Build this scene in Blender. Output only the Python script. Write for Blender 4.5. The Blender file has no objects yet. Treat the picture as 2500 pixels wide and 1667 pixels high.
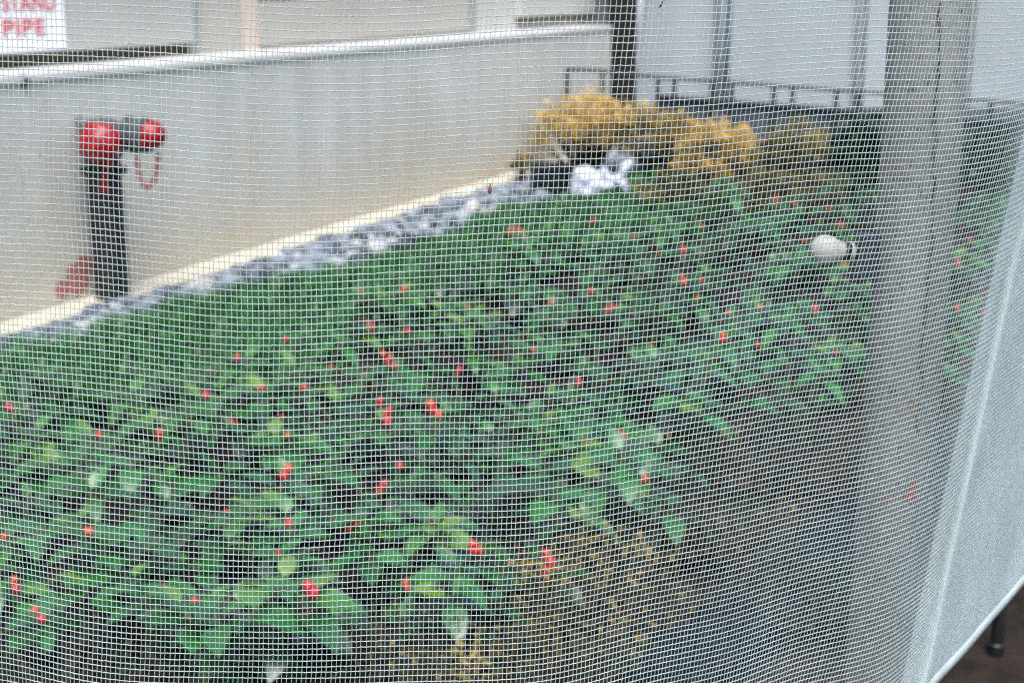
import bpy, math, random
import numpy as np
from mathutils import Vector, Matrix
random.seed(7); rng = np.random.default_rng(7)
S = bpy.context.scene
COL = S.collection
R = math.radians

# ------------------------------------------------------------------ camera
H = 1.15            # camera height above the planting bed
FPX = 3436.0        # focal length in pixels of the 2500 px wide photograph
PITCH = R(14.4)
cam_d = bpy.data.cameras.new('camera')
cam = bpy.data.objects.new('camera', cam_d); COL.objects.link(cam)
cam.location = (0, 0, H)
cam.rotation_euler = (math.pi/2 - PITCH, 0, 0)
cam_d.sensor_width = 36.0
cam_d.lens = 36.0*FPX/2500.0
cam_d.clip_start = 0.02; cam_d.clip_end = 600
cam_d.dof.use_dof = True
cam_d.dof.focus_distance = 0.84
cam_d.dof.aperture_fstop = 11.5
cam_d.dof.aperture_blades = 7
S.camera = cam

# ------------------------------------------------------------------ light
SUN_EL, SUN_AZ = R(60), R(172)
w = bpy.data.worlds.new('World'); S.world = w; w.use_nodes = True
nt = w.node_tree; nt.nodes.clear()
sky = nt.nodes.new('ShaderNodeTexSky'); sky.sky_type = 'NISHITA'; sky.sun_disc = False
sky.sun_elevation = SUN_EL; sky.sun_rotation = SUN_AZ
sky.air_density = 1.0; sky.dust_density = 4.0; sky.ozone_density = 1.0
bg = nt.nodes.new('ShaderNodeBackground'); bg.inputs['Strength'].default_value = 0.12
wo = nt.nodes.new('ShaderNodeOutputWorld')
nt.links.new(sky.outputs[0], bg.inputs[0]); nt.links.new(bg.outputs[0], wo.inputs[0])
sd = bpy.data.lights.new('sun', 'SUN'); sun = bpy.data.objects.new('sun', sd); COL.objects.link(sun)
sd.energy = 1.5; sd.angle = R(35); sd.color = (1.0, 0.96, 0.9)
sv = Vector((math.sin(SUN_AZ)*math.cos(SUN_EL), math.cos(SUN_AZ)*math.cos(SUN_EL), math.sin(SUN_EL)))
sun.rotation_euler = sv.to_track_quat('Z', 'Y').to_euler(); sun.location = (0, -5, 8)
S.view_settings.view_transform = 'Standard'; S.view_settings.look = 'None'
S.view_settings.exposure = 1.1; S.view_settings.gamma = 1.0
S.cycles.max_bounces = 6; S.cycles.use_denoising = False; S.cycles.filter_width = 1.15
S.render.film_transparent = False

# ------------------------------------------------------------------ helpers
CP, SP = math.cos(PITCH), math.sin(PITCH)
def ray(px, py):
    a = (px-1250)/FPX; b = (833.5-py)/FPX
    return np.array([a, CP+b*SP, -SP+b*CP])
def ground(px, py, z=0.0):
    d = ray(px, py); t = (z-H)/d[2]
    return np.array([0, 0, H])+t*d
def at(px, py, Y):
    d = ray(px, py); return np.array([0, 0, H])+d*(Y/d[1])
def project(P):
    x, y, z = P[0], P[1], P[2]-H
    zc = y*CP-z*SP; up = y*SP+z*CP
    return 1250+FPX*x/zc, 833.5-FPX*up/zc

def mesh_obj(name, V, F, mat, parent=None, smooth=True, attrs=None):
    me = bpy.data.meshes.new(name)
    V = np.asarray(V, dtype=np.float64)
    me.from_pydata(V.tolist() if len(V) < 60000 else V, [], F if isinstance(F, list) else F.tolist())
    if smooth:
        me.polygons.foreach_set('use_smooth', [True]*len(me.polygons))
    if attrs:
        for k, arr in attrs.items():
            a = me.attributes.new(k, 'FLOAT', 'FACE'); a.data.foreach_set('value', np.asarray(arr, dtype=np.float32))
    me.update()
    if mat: me.materials.append(mat)
    o = bpy.data.objects.new(name, me); COL.objects.link(o)
    if parent: o.parent = parent
    return o
def fast_quads(name, V, F, mat, parent=None):
    me = bpy.data.meshes.new(name)
    V = np.asarray(V, dtype=np.float32); F = np.asarray(F, dtype=np.int32)
    me.vertices.add(len(V)); me.vertices.foreach_set('co', V.ravel())
    me.loops.add(F.size); me.loops.foreach_set('vertex_index', F.ravel())
    me.polygons.add(len(F)); me.polygons.foreach_set('loop_start', np.arange(len(F), dtype=np.int32)*4)
    me.polygons.foreach_set('loop_total', np.full(len(F), 4, dtype=np.int32))
    me.polygons.foreach_set('use_smooth', np.ones(len(F), dtype=bool))
    me.update(calc_edges=True); me.validate()
    if mat: me.materials.append(mat)
    o = bpy.data.objects.new(name, me); COL.objects.link(o)
    if parent: o.parent = parent
    return o
def empty(name, loc):
    o = bpy.data.objects.new(name, None); o.location = loc; COL.objects.link(o); o.empty_display_size = 0.05
    return o
def tag(o, label=None, cat=None, group=None, kind=None):
    if label: o['label'] = label
    if cat: o['category'] = cat
    if group: o['group'] = group
    if kind: o['kind'] = kind
    return o
class MB:
    """collects shapes into one mesh"""
    def __init__(s): s.V = []; s.F = []; s.n = 0; s.A = []
    def add(s, V, F, a=0.0):
        V = np.asarray(V, float); s.V.append(V)
        s.F += [tuple(i+s.n for i in f) for f in F]; s.A += [a]*len(F); s.n += len(V); return s
    def box(s, c, size, M=None, bev=0.0):
        x, y, z = [k/2 for k in size]; b = min(bev, x*.8, y*.8, z*.8)
        if b <= 0:
            V = [(sx*x, sy*y, sz*z) for sx in (-1, 1) for sy in (-1, 1) for sz in (-1, 1)]
            F = [(0,1,3,2),(4,6,7,5),(0,4,5,1),(2,3,7,6),(0,2,6,4),(1,5,7,3)]
        else:
            import bmesh
            bm = bmesh.new(); bmesh.ops.create_cube(bm, size=1.0)
            for v in bm.verts: v.co = Vector((v.co.x*2*x, v.co.y*2*y, v.co.z*2*z))
            bmesh.ops.bevel(bm, geom=list(bm.edges), offset=b, segments=2, affect='EDGES', profile=.6)
            bm.verts.index_update(); V = [tuple(v.co) for v in bm.verts]; F = [tuple(v.index for v in f.verts) for f in bm.faces]; bm.free()
        V = np.array(V, float)
        if M is not None: V = V@np.array(M).T
        return s.add(V+np.array(c), F)
    def tube(s, pts, r, n=10, cap=True, closed=False):
        pts = np.asarray(pts, float); m = len(pts)
        rr = np.full(m, r) if np.isscalar(r) else np.asarray(r, float)
        V = []; ref = np.array([0.31, 0.2, 0.93])
        for i in range(m):
            if closed: t = pts[(i+1) % m]-pts[i-1]
            else: t = pts[min(i+1, m-1)]-pts[max(i-1, 0)]
            t = t/(np.linalg.norm(t)+1e-12)
            a = np.cross(t, ref); a /= np.linalg.norm(a)+1e-9; b = np.cross(t, a)
            for k in range(n):
                q = 2*math.pi*k/n; V.append(pts[i]+rr[i]*(a*math.cos(q)+b*math.sin(q)))
        F = []
        for i in range(m if closed else m-1):
            j = (i+1) % m
            for k in range(n):
                k2 = (k+1) % n; F.append((i*n+k, i*n+k2, j*n+k2, j*n+k))
        if cap and not closed:
            F.append(tuple(range(n-1, -1, -1))); F.append(tuple((m-1)*n+k for k in range(n)))
        return s.add(V, F)
    def lathe(s, prof, origin, axis, n=24):
        """prof: (distance along axis, radius)"""
        ax = np.asarray(axis, float); ax /= np.linalg.norm(ax)
        ref = np.array([0, 0, 1.]) if abs(ax[2]) < .9 else np.array([1., 0, 0])
        a = np.cross(ax, ref); a /= np.linalg.norm(a); b = np.cross(ax, a)
        V = []
        for d, r in prof:
            for k in range(n):
                q = 2*math.pi*k/n; V.append(np.asarray(origin)+ax*d+max(r, 1e-4)*(a*math.cos(q)+b*math.sin(q)))
        F = []
        for i in range(len(prof)-1):
            for k in range(n):
                k2 = (k+1) % n; F.append((i*n+k, (i+1)*n+k, (i+1)*n+k2, i*n+k2))
        F.append(tuple(range(n))); F.append(tuple((len(prof)-1)*n+k for k in range(n-1, -1, -1)))
        return s.add(V, F)
    def build(s, name, mat, parent=None, smooth=True, attr=False):
        if not s.V: return None
        o = mesh_obj(name, np.vstack(s.V), s.F, mat, parent, smooth, {'tone': s.A} if attr else None)
        return o
def auto_smooth(o, ang=40):
    me = o.data
    import bmesh
    bm = bmesh.new(); bm.from_mesh(me)
    for e in bm.edges:
        if len(e.link_faces) == 2 and e.calc_face_angle(0) > R(ang): e.smooth = False
    bm.to_mesh(me); bm.free(); return o

# ------------------------------------------------------------------ materials
def mat(name, col, rough=.7, spec=.5, metal=0., noise=None, bump=None, sss=0.0, coat=0.):
    """noise = (scale, amount, colour2, stretch) ; bump = (scale, strength)"""
    m = bpy.data.materials.new(name); m.use_nodes = True
    t = m.node_tree; b = t.nodes['Principled BSDF']
    b.inputs['Base Color'].default_value = (*col, 1); b.inputs['Roughness'].default_value = rough
    b.inputs['Specular IOR Level'].default_value = spec; b.inputs['Metallic'].default_value = metal
    if coat: b.inputs['Coat Weight'].default_value = coat
    tc = t.nodes.new('ShaderNodeTexCoord')
    if noise:
        mp = t.nodes.new('ShaderNodeMapping'); t.links.new(tc.outputs['Object'], mp.inputs[0])
        mp.inputs['Scale'].default_value = noise[3] if len(noise) > 3 else (1, 1, 1)
        n = t.nodes.new('ShaderNodeTexNoise'); n.inputs['Scale'].default_value = noise[0]; n.inputs['Detail'].default_value = 6
        t.links.new(mp.outputs[0], n.inputs['Vector'])
        r = t.nodes.new('ShaderNodeValToRGB'); t.links.new(n.outputs['Fac'], r.inputs[0])
        r.color_ramp.elements[0].position = .5-.5*noise[1]; r.color_ramp.elements[1].position = .5+.5*noise[1]
        r.color_ramp.elements[0].color = (*col, 1); r.color_ramp.elements[1].color = (*noise[2], 1)
        t.links.new(r.outputs[0], b.inputs['Base Color'])
    if bump:
        n2 = t.nodes.new('ShaderNodeTexNoise'); n2.inputs['Scale'].default_value = bump[0]; n2.inputs['Detail'].default_value = 5
        t.links.new(tc.outputs['Object'], n2.inputs['Vector'])
        bp = t.nodes.new('ShaderNodeBump'); bp.inputs['Strength'].default_value = bump[1]; bp.inputs['Distance'].default_value = .01
        t.links.new(n2.outputs['Fac'], bp.inputs['Height']); t.links.new(bp.outputs[0], b.inputs['Normal'])
    return m
def leaf_mat(name, stops, rough=.35, spec=.5, trans=.25, coat=0.0):
    """per-leaf colour from the face attribute 'tone'"""
    m = bpy.data.materials.new(name); m.use_nodes = True
    t = m.node_tree; b = t.nodes['Principled BSDF']; out = t.nodes['Material Output']
    at_ = t.nodes.new('ShaderNodeAttribute'); at_.attribute_name = 'tone'
    r = t.nodes.new('ShaderNodeValToRGB'); t.links.new(at_.outputs['Fac'], r.inputs[0])
    cr = r.color_ramp
    cr.elements[0].position = stops[0][0]; cr.elements[0].color = (*stops[0][1], 1)
    cr.elements[1].position = stops[-1][0]; cr.elements[1].color = (*stops[-1][1], 1)
    for p, c in stops[1:-1]:
        e = cr.elements.new(p); e.color = (*c, 1)
    t.links.new(r.outputs[0], b.inputs['Base Color'])
    b.inputs['Roughness'].default_value = rough; b.inputs['Specular IOR Level'].default_value = spec
    b.inputs['Coat Weight'].default_value = coat; b.inputs['Coat Roughness'].default_value = .38; b.inputs['Coat IOR'].default_value = 1.6
    tr = t.nodes.new('ShaderNodeBsdfTranslucent'); t.links.new(r.outputs[0], tr.inputs[0])
    mx = t.nodes.new('ShaderNodeMixShader'); mx.inputs[0].default_value = trans
    t.links.new(b.outputs[0], mx.inputs[1]); t.links.new(tr.outputs[0], mx.inputs[2]); t.links.new(mx.outputs[0], out.inputs[0])
    return m

def concrete_wall_mat():
    m = bpy.data.materials.new('board_marked_concrete'); m.use_nodes = True
    t = m.node_tree; b = t.nodes['Principled BSDF']; N = t.nodes.new; L = t.links.new
    tc = N('ShaderNodeTexCoord')
    mp = N('ShaderNodeMapping'); mp.inputs['Scale'].default_value = (5.0, 5.0, .35); L(tc.outputs['Object'], mp.inputs[0])
    n1 = N('ShaderNodeTexNoise'); n1.inputs['Scale'].default_value = 1.6; n1.inputs['Detail'].default_value = 5; L(mp.outputs[0], n1.inputs['Vector'])
    r1 = N('ShaderNodeValToRGB'); L(n1.outputs['Fac'], r1.inputs[0])
    r1.color_ramp.elements[0].position = .3; r1.color_ramp.elements[0].color = (.45, .455, .425, 1)
    r1.color_ramp.elements[1].position = .72; r1.color_ramp.elements[1].color = (.56, .565, .535, 1)
    # mud splash and damp that climbs the foot of the wall, with a ragged upper edge
    sx = N('ShaderNodeSeparateXYZ'); L(tc.outputs['Object'], sx.inputs[0])
    n2 = N('ShaderNodeTexNoise'); n2.inputs['Scale'].default_value = 1.7; n2.inputs['Detail'].default_value = 4; L(tc.outputs['Object'], n2.inputs['Vector'])
    ma = N('ShaderNodeMath'); ma.operation = 'MULTIPLY_ADD'; ma.inputs[1].default_value = .9; L(n2.outputs['Fac'], ma.inputs[0])
    ne = N('ShaderNodeMath'); ne.operation = 'MULTIPLY'; ne.inputs[1].default_value = -1.0; L(sx.outputs['Z'], ne.inputs[0]); L(ne.outputs[0], ma.inputs[2])
    mr = N('ShaderNodeMapRange'); mr.inputs['From Min'].default_value = -.15; mr.inputs['From Max'].default_value = .38; L(ma.outputs[0], mr.inputs[0])
    mu = N('ShaderNodeMath'); mu.operation = 'MULTIPLY'; mu.inputs[1].default_value = .85; L(mr.outputs[0], mu.inputs[0])
    mx = N('ShaderNodeMix'); mx.data_type = 'RGBA'; L(mu.outputs[0], mx.inputs[0]); L(r1.outputs[0], mx.inputs[6]); mx.inputs[7].default_value = (.42, .36, .26, 1)
    # fine grain
    n3 = N('ShaderNodeTexNoise'); n3.inputs['Scale'].default_value = 60; n3.inputs['Detail'].default_value = 4; L(tc.outputs['Object'], n3.inputs['Vector'])
    ov = N('ShaderNodeMix'); ov.data_type = 'RGBA'; ov.blend_type = 'OVERLAY'; ov.inputs[0].default_value = .3; L(mx.outputs[2], ov.inputs[6]); L(n3.outputs['Fac'], ov.inputs[7])
    L(ov.outputs[2], b.inputs['Base Color']); b.inputs['Roughness'].default_value = .85
    bp = N('ShaderNodeBump'); bp.inputs['Strength'].default_value = .25; bp.inputs['Distance'].default_value = .01; L(n3.outputs['Fac'], bp.inputs['Height']); L(bp.outputs[0], b.inputs['Normal'])
    return m

def post_mat():
    m = bpy.data.materials.new('weathered_grey_post'); m.use_nodes = True
    t = m.node_tree; b = t.nodes['Principled BSDF']; N = t.nodes.new; L = t.links.new
    tc = N('ShaderNodeTexCoord')
    n1 = N('ShaderNodeTexNoise'); n1.inputs['Scale'].default_value = 16; n1.inputs['Detail'].default_value = 8
    mp = N('ShaderNodeMapping'); mp.inputs['Scale'].default_value = (1, 1, .35); L(tc.outputs['Object'], mp.inputs[0]); L(mp.outputs[0], n1.inputs['Vector'])
    r1 = N('ShaderNodeValToRGB'); L(n1.outputs['Fac'], r1.inputs[0])
    r1.color_ramp.elements[0].position = .3; r1.color_ramp.elements[0].color = (.135, .14, .13, 1)
    r1.color_ramp.elements[1].position = .7; r1.color_ramp.elements[1].color = (.27, .28, .265, 1)
    # dark pits
    n2 = N('ShaderNodeTexNoise'); n2.inputs['Scale'].default_value = 140; n2.inputs['Detail'].default_value = 3; L(tc.outputs['Object'], n2.inputs['Vector'])
    r2 = N('ShaderNodeValToRGB'); L(n2.outputs['Fac'], r2.inputs[0])
    r2.color_ramp.elements[0].position = .30; r2.color_ramp.elements[0].color = (.25, .25, .25, 1)
    r2.color_ramp.elements[1].position = .40; r2.color_ramp.elements[1].color = (1, 1, 1, 1)
    m1 = N('ShaderNodeMix'); m1.data_type = 'RGBA'; m1.blend_type = 'MULTIPLY'; m1.inputs[0].default_value = .8; L(r1.outputs[0], m1.inputs[6]); L(r2.outputs[0], m1.inputs[7])
    # ochre lichen flecks
    n3 = N('ShaderNodeTexNoise'); n3.inputs['Scale'].default_value = 30; n3.inputs['Detail'].default_value = 5
    mp3 = N('ShaderNodeMapping'); mp3.inputs['Location'].default_value = (3, 1, 7); L(tc.outputs['Object'], mp3.inputs[0]); L(mp3.outputs[0], n3.inputs['Vector'])
    r3 = N('ShaderNodeValToRGB'); L(n3.outputs['Fac'], r3.inputs[0]); r3.color_ramp.elements[0].position = .64; r3.color_ramp.elements[1].position = .70
    m2 = N('ShaderNodeMix'); m2.data_type = 'RGBA'; L(r3.outputs[0], m2.inputs[0]); L(m1.outputs[2], m2.inputs[6]); m2.inputs[7].default_value = (.22, .16, .09, 1)
    L(m2.outputs[2], b.inputs['Base Color']); b.inputs['Roughness'].default_value = .7
    bp = N('ShaderNodeBump'); bp.inputs['Strength'].default_value = .5; bp.inputs['Distance'].default_value = .002; L(n2.outputs['Fac'], bp.inputs['Height']); L(bp.outputs[0], b.inputs['Normal'])
    return m

M = {}
M['soil'] = mat('mulch_soil', (.006, .005, .004), .95, .2, noise=(22, .5, (.034, .025, .019)), bump=(60, 1.0))
M['ground'] = mat('ground_earth', (.03, .028, .025), .95, .2, noise=(3, .5, (.06, .055, .05)))
M['pave'] = mat('gritty_pavement', (.04, .039, .036), .9, .3, noise=(9, .5, (.20, .19, .175)), bump=(90, .8))
M['kerb'] = mat('slate_kerb', (.004, .007, .011), .9, .12, noise=(12, .5, (.009, .014, .020)), bump=(50, .4))
M['ledge'] = mat('cream_mortar_ledge', (.50, .45, .35), .85, .3, noise=(6, .6, (.66, .61, .50)), bump=(40, .4))
M['gravel'] = leaf_mat('blue_grey_gravel', [(0, (.03, .037, .048)), (.4, (.11, .135, .175)), (.75, (.25, .29, .36)), (1, (.48, .49, .50))], .8, .3, 0)
M['wall'] = concrete_wall_mat()
M['coping'] = mat('white_coping', (.55, .55, .535), .6, .4, noise=(3, .5, (.66, .66, .655), (1, 1, 1)))
M['facade'] = mat('beige_cladding', (.38, .36, .315), .7, .4, noise=(2.5, .6, (.43, .41, .36), (1, 1, 3)))
M['panel'] = mat('pale_grey_panel', (.39, .395, .365), .6, .4, noise=(2, .5, (.43, .435, .405)))
M['panel_white'] = mat('off_white_panel', (.48, .475, .445), .6, .4)
M['gap_shade'] = mat('dark_brown_gap_shade', (.07, .055, .03), .9, .2)  # shade of the gaps under the panels, put into the colour
M['trim_grey'] = mat('grey_joint', (.28, .29, .28), .7)
M['peach'] = mat('peach_sealant', (.56, .46, .39), .8)
M['sign'] = mat('white_sign_board', (.86, .88, .92), .4, .5)
M['sign_red'] = mat('faded_red_letters', (.62, .055, .075), .6, .3)
M['red_stain'] = mat('red_spray_paint', (.34, .12, .10), .9, .1)
M['black_iron'] = mat('black_painted_iron', (.006, .006, .006), .5, .4, noise=(20, .5, (.013, .012, .009)))
M['grey_iron'] = mat('grey_worn_iron', (.045, .056, .06), .45, .5, noise=(25, .5, (.08, .10, .105)))
M['red_cap'] = mat('red_enamel', (.34, .003, .007), .30, .4, noise=(18, .5, (.24, .003, .006)))
M['red_chain'] = mat('faded_red_chain', (.30, .06, .05), .6, .4)
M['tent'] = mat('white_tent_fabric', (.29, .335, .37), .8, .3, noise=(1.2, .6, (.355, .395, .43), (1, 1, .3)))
M['tent_pole'] = mat('pale_blue_tent_pole', (.38, .45, .52), .5, .4)
M['tent_seam'] = mat('blue_grey_seam', (.16, .20, .25), .7)
M['wall_end_shade'] = mat('near_black_gap_shade', (.008, .008, .007), .85, .3, noise=(5, .4, (.014, .011, .007), (1, 1, .6)))  # deep shade of the gap at the wall end, as a colour
M['black_metal'] = mat('black_metal', (.010, .013, .017), .5, .5)
M['slate_panel'] = mat('dark_slate_board', (.045, .055, .07), .7, .3, noise=(4, .5, (.09, .105, .125)))
M['dark_steel'] = mat('dark_blue_steel', (.022, .028, .034), .5, .4)
M['black_plastic'] = mat('black_plastic', (.008, .009, .012), .45, .5)
M['bag'] = mat('white_plastic_bag', (.60, .65, .84), .35, .5)
M['broad'] = leaf_mat('glossy_broad_leaf', [(0, (.001, .018, .003)), (.35, (.003, .062, .006)), (.7, (.007, .135, .012)), (.86, (.034, .16, .010)), (1, (.09, .20, .010))], .40, .8, .08, coat=.35)
M['grass'] = leaf_mat('mondo_grass', [(0, (.003, .026, .004)), (.5, (.010, .110, .012)), (.85, (.035, .21, .04)), (1, (.12, .31, .11))], .34, .5, .25)
M['golden'] = leaf_mat('golden_foliage', [(0, (.05, .045, .010)), (.2, (.25, .18, .03)), (.5, (.62, .40, .075)), (1, (.80, .60, .19))], .6, .3, .3)
M['olive'] = leaf_mat('olive_foliage', [(0, (.022, .028, .008)), (.5, (.14, .12, .025)), (.85, (.36, .27, .06)), (1, (.55, .40, .11))], .6, .3, .25)
M['dark_leaf'] = leaf_mat('dark_green_foliage', [(0, (.004, .018, .008)), (.6, (.010, .05, .018)), (1, (.02, .085, .025))], .45, .4, .2)
M['juniper'] = leaf_mat('bronzed_juniper', [(0, (.003, .009, .004)), (.5, (.012, .026, .006)), (.74, (.075, .06, .012)), (1, (.40, .27, .065))], .6, .3, .2)
M['twig'] = mat('brown_twig', (.045, .030, .018), .9, .2)
M['stem'] = mat('green_stem', (.05, .08, .02), .6, .3)
M['red_berry'] = mat('red_berry', (.50, .012, .026), .25, .6)
M['orange_berry'] = mat('orange_red_berry', (.50, .062, .015), .3, .5)
M['post'] = post_mat()
M['crack'] = mat('dark_crack', (.03, .03, .028), .95, .1)
M['rust'] = mat('orange_rust_spot', (.42, .10, .045), .9, .2)
M['white_knob'] = mat('white_plastic_knob', (.42, .42, .40), .55, .4, noise=(90, .6, (.54, .54, .52)))
M['seed'] = mat('brown_seed', (.16, .07, .03), .7)
M['speck'] = mat('black_speck', (.008, .008, .008), .8)
M['straw'] = mat('dry_straw_leaf', (.42, .30, .14), .8)
def net_mat():
    m = bpy.data.materials.new('white_net_yarn'); m.use_nodes = True
    t = m.node_tree; b = t.nodes['Principled BSDF']; out = t.nodes['Material Output']
    c = (.67, .79, .81)
    b.inputs['Base Color'].default_value = (*c, 1); b.inputs['Roughness'].default_value = .55; b.inputs['Specular IOR Level'].default_value = .3
    tc = t.nodes.new('ShaderNodeTexCoord'); nz = t.nodes.new('ShaderNodeTexNoise'); nz.inputs['Scale'].default_value = 14; nz.inputs['Detail'].default_value = 9; nz.inputs['Roughness'].default_value = .7
    t.links.new(tc.outputs['Object'], nz.inputs['Vector']); cr = t.nodes.new('ShaderNodeValToRGB'); t.links.new(nz.outputs['Fac'], cr.inputs[0])
    cr.color_ramp.elements[0].position = .3; cr.color_ramp.elements[0].color = (c[0]*.78, c[1]*.78, c[2]*.76, 1); cr.color_ramp.elements[1].position = .6; cr.color_ramp.elements[1].color = (c[0]*1.05, c[1]*1.05, c[2]*1.05, 1)
    t.links.new(cr.outputs[0], b.inputs['Base Color'])
    tr = t.nodes.new('ShaderNodeBsdfTranslucent'); tr.inputs[0].default_value = (*c, 1)
    mx = t.nodes.new('ShaderNodeMixShader'); mx.inputs[0].default_value = .35
    t.links.new(b.outputs[0], mx.inputs[1]); t.links.new(tr.outputs[0], mx.inputs[2]); t.links.new(mx.outputs[0], out.inputs[0])
    return m
M['net'] = net_mat()
def cloth_mat():
    m = bpy.data.materials.new('close_woven_cloth'); m.use_nodes = True
    t = m.node_tree; b = t.nodes['Principled BSDF']; out = t.nodes['Material Output']; c = (.58, .72, .82)
    b.inputs['Base Color'].default_value = (*c, 1); b.inputs['Roughness'].default_value = .8; b.inputs['Specular IOR Level'].default_value = .2
    tc = t.nodes.new('ShaderNodeTexCoord'); wv = t.nodes.new('ShaderNodeTexNoise'); wv.inputs['Scale'].default_value = 9; t.links.new(tc.outputs['Object'], wv.inputs['Vector'])
    bp = t.nodes.new('ShaderNodeBump'); bp.inputs['Strength'].default_value = .3; bp.inputs['Distance'].default_value = .02; t.links.new(wv.outputs['Fac'], bp.inputs['Height']); t.links.new(bp.outputs[0], b.inputs['Normal'])
    tr = t.nodes.new('ShaderNodeBsdfTranslucent'); tr.inputs[0].default_value = (*c, 1)
    m1 = t.nodes.new('ShaderNodeMixShader'); m1.inputs[0].default_value = .4; t.links.new(b.outputs[0], m1.inputs[1]); t.links.new(tr.outputs[0], m1.inputs[2])
    tp = t.nodes.new('ShaderNodeBsdfTransparent'); m2 = t.nodes.new('ShaderNodeMixShader'); m2.inputs[0].default_value = .12
    t.links.new(m1.outputs[0], m2.inputs[1]); t.links.new(tp.outputs[0], m2.inputs[2]); t.links.new(m2.outputs[0], out.inputs[0])
    return m
M['cloth'] = cloth_mat()

# ------------------------------------------------------------------ the lie of the land
W0 = ground(0, 808); W1 = ground(1275, 425)
wd = (W1-W0)[:2]; wd /= np.linalg.norm(wd)             # direction of the wall
wn = np.array([wd[1], -wd[0]])                         # towards the bed (right, front)
WXY = W0[:2]
def wp(a, off, z): q = WXY+wd*a+wn*off; return np.array([q[0], q[1], z])
def on_wall(px, py, off):
    """(along, height) where the sight line meets the plane parallel to the wall at distance off"""
    d = ray(px, py); o = np.array([0, 0, H]); n3 = np.array([wn[0], wn[1], 0]); p0 = wp(0, off, 0)
    t = n3.dot(p0-o)/n3.dot(d); P = o+t*d
    return float((P[:2]-WXY).dot(wd)), float(P[2])
WROT = np.array([[wd[0], -wn[0], 0], [wd[1], -wn[1], 0], [0, 0, 1]])   # x along the wall, y away from the bed
def wbox(mb, a0, a1, o0, o1, z0, z1, bev=0.0):
    mb.box(wp((a0+a1)/2, (o0+o1)/2, (z0+z1)/2), (a1-a0, abs(o1-o0), z1-z0), WROT, bev)

def sheet(name, poly, z, m, kind='structure'):
    o = mesh_obj(name, [(x, y, z) for x, y in poly], [tuple(range(len(poly)))], m, None, False); return tag(o, kind=kind)
sheet('ground', [(-80, -60), (80, -60), (80, 140), (-80, 140)], -.06, M['ground'])
K0 = ground(1520, 1667)[:2]; K1 = ground(1900, 1380)[:2]
kd = (K1-K0)/np.linalg.norm(K1-K0); kn = np.array([kd[1], -kd[0]])     # kn: out of the bed
def kp(a, off): return K0+kd*a+kn*off

# bed of soil with a lumpy surface
def lumpy(name, corner_fn, na, nb, amp, m, zbase=0.0):
    V = []; F = []
    ph = rng.uniform(0, 6.28, (12, 2)); fr = rng.uniform(4, 40, (12, 2))
    for i in range(na):
        for j in range(nb):
            x, y = corner_fn(i/(na-1), j/(nb-1))
            z = zbase+amp*sum(math.sin(fr[k, 0]*x+ph[k, 0])*math.sin(fr[k, 1]*y+ph[k, 1]) for k in range(12))/3.5+random.uniform(-amp, amp)*.5
            V.append((x, y, z))
    for i in range(na-1):
        for j in range(nb-1):
            a = i*nb+j; F.append((a, a+1, a+nb+1, a+nb))
    return tag(mesh_obj(name, V, F, m), kind='structure')
def bedc(s, t):
    L = WXY+wd*(-5+s*13)+wn*.05
    Rr = K0+kd*(-3+s*16)-kn*.003
    q = L*(1-t)+Rr*t; return q[0], q[1]
lumpy('soil_bed', bedc, 160, 90, .012, M['soil'], -.01)
kb = MB()
for i in range(26):                                       # kerb stones read as one strip
    c = kp(-3+i*.6+.3, .075); Mk = np.array([[kd[0], kn[0], 0], [kd[1], kn[1], 0], [0, 0, 1]])
    kb.box((c[0], c[1], -.005+random.uniform(-.004, .004)), (.592, .15, .10), Mk, .008)
tag(kb.build('kerb', M['kerb'], None, False), kind='structure')
def strc(s, t):
    q = K0+kd*(-3+s*15)+kn*(.152+t*.42); return q[0], q[1]
lumpy('soil_strip', strc, 150, 12, .010, M['soil'], -.02)
q = [kp(-4, .575), kp(14, .575), kp(14, 9), kp(-4, 9)]
pv = sheet('pavement', [tuple(a) for a in q], -.015, M['pave'])
sl = MB(); Mk = np.array([[kd[0], kn[0], 0], [kd[1], kn[1], 0], [0, 0, 1]])
c = kp(2, .83); sl.box((c[0], c[1], -.004), (12, .07, .03), Mk, .006)
tag(sl.build('path_edging', M['pave'], None, False), kind='structure')

# ------------------------------------------------------------------ concrete wall with coping, building behind
A_END = on_wall(1488, 300, 0)[0]
zt = on_wall(0, 186, 0)[1]
wall = tag(empty('concrete_wall', tuple(wp(0, 0, 0))), 'long low grey concrete wall with white coping behind the planting bed', 'wall')
def local(o): 
    o.matrix_parent_inverse = o.parent.matrix_world.inverted() if False else Matrix.Translation(-Vector(o.parent.location)); return o
A0, CT = -5.0, .03
mb = MB(); wbox(mb, A0, A_END, 0, -.24, -.05, zt-CT); local(mb.build('wall_body', M['wall'], wall, False))
mb = MB()
for a, b_ in ((A0, -1.52), (-1.515, .9), (.905, 3.4), (3.405, A_END)): wbox(mb, a, b_, .012, -.27, zt-CT+.001, zt, .006)
local(mb.build('coping', M['coping'], wall, False))
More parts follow.
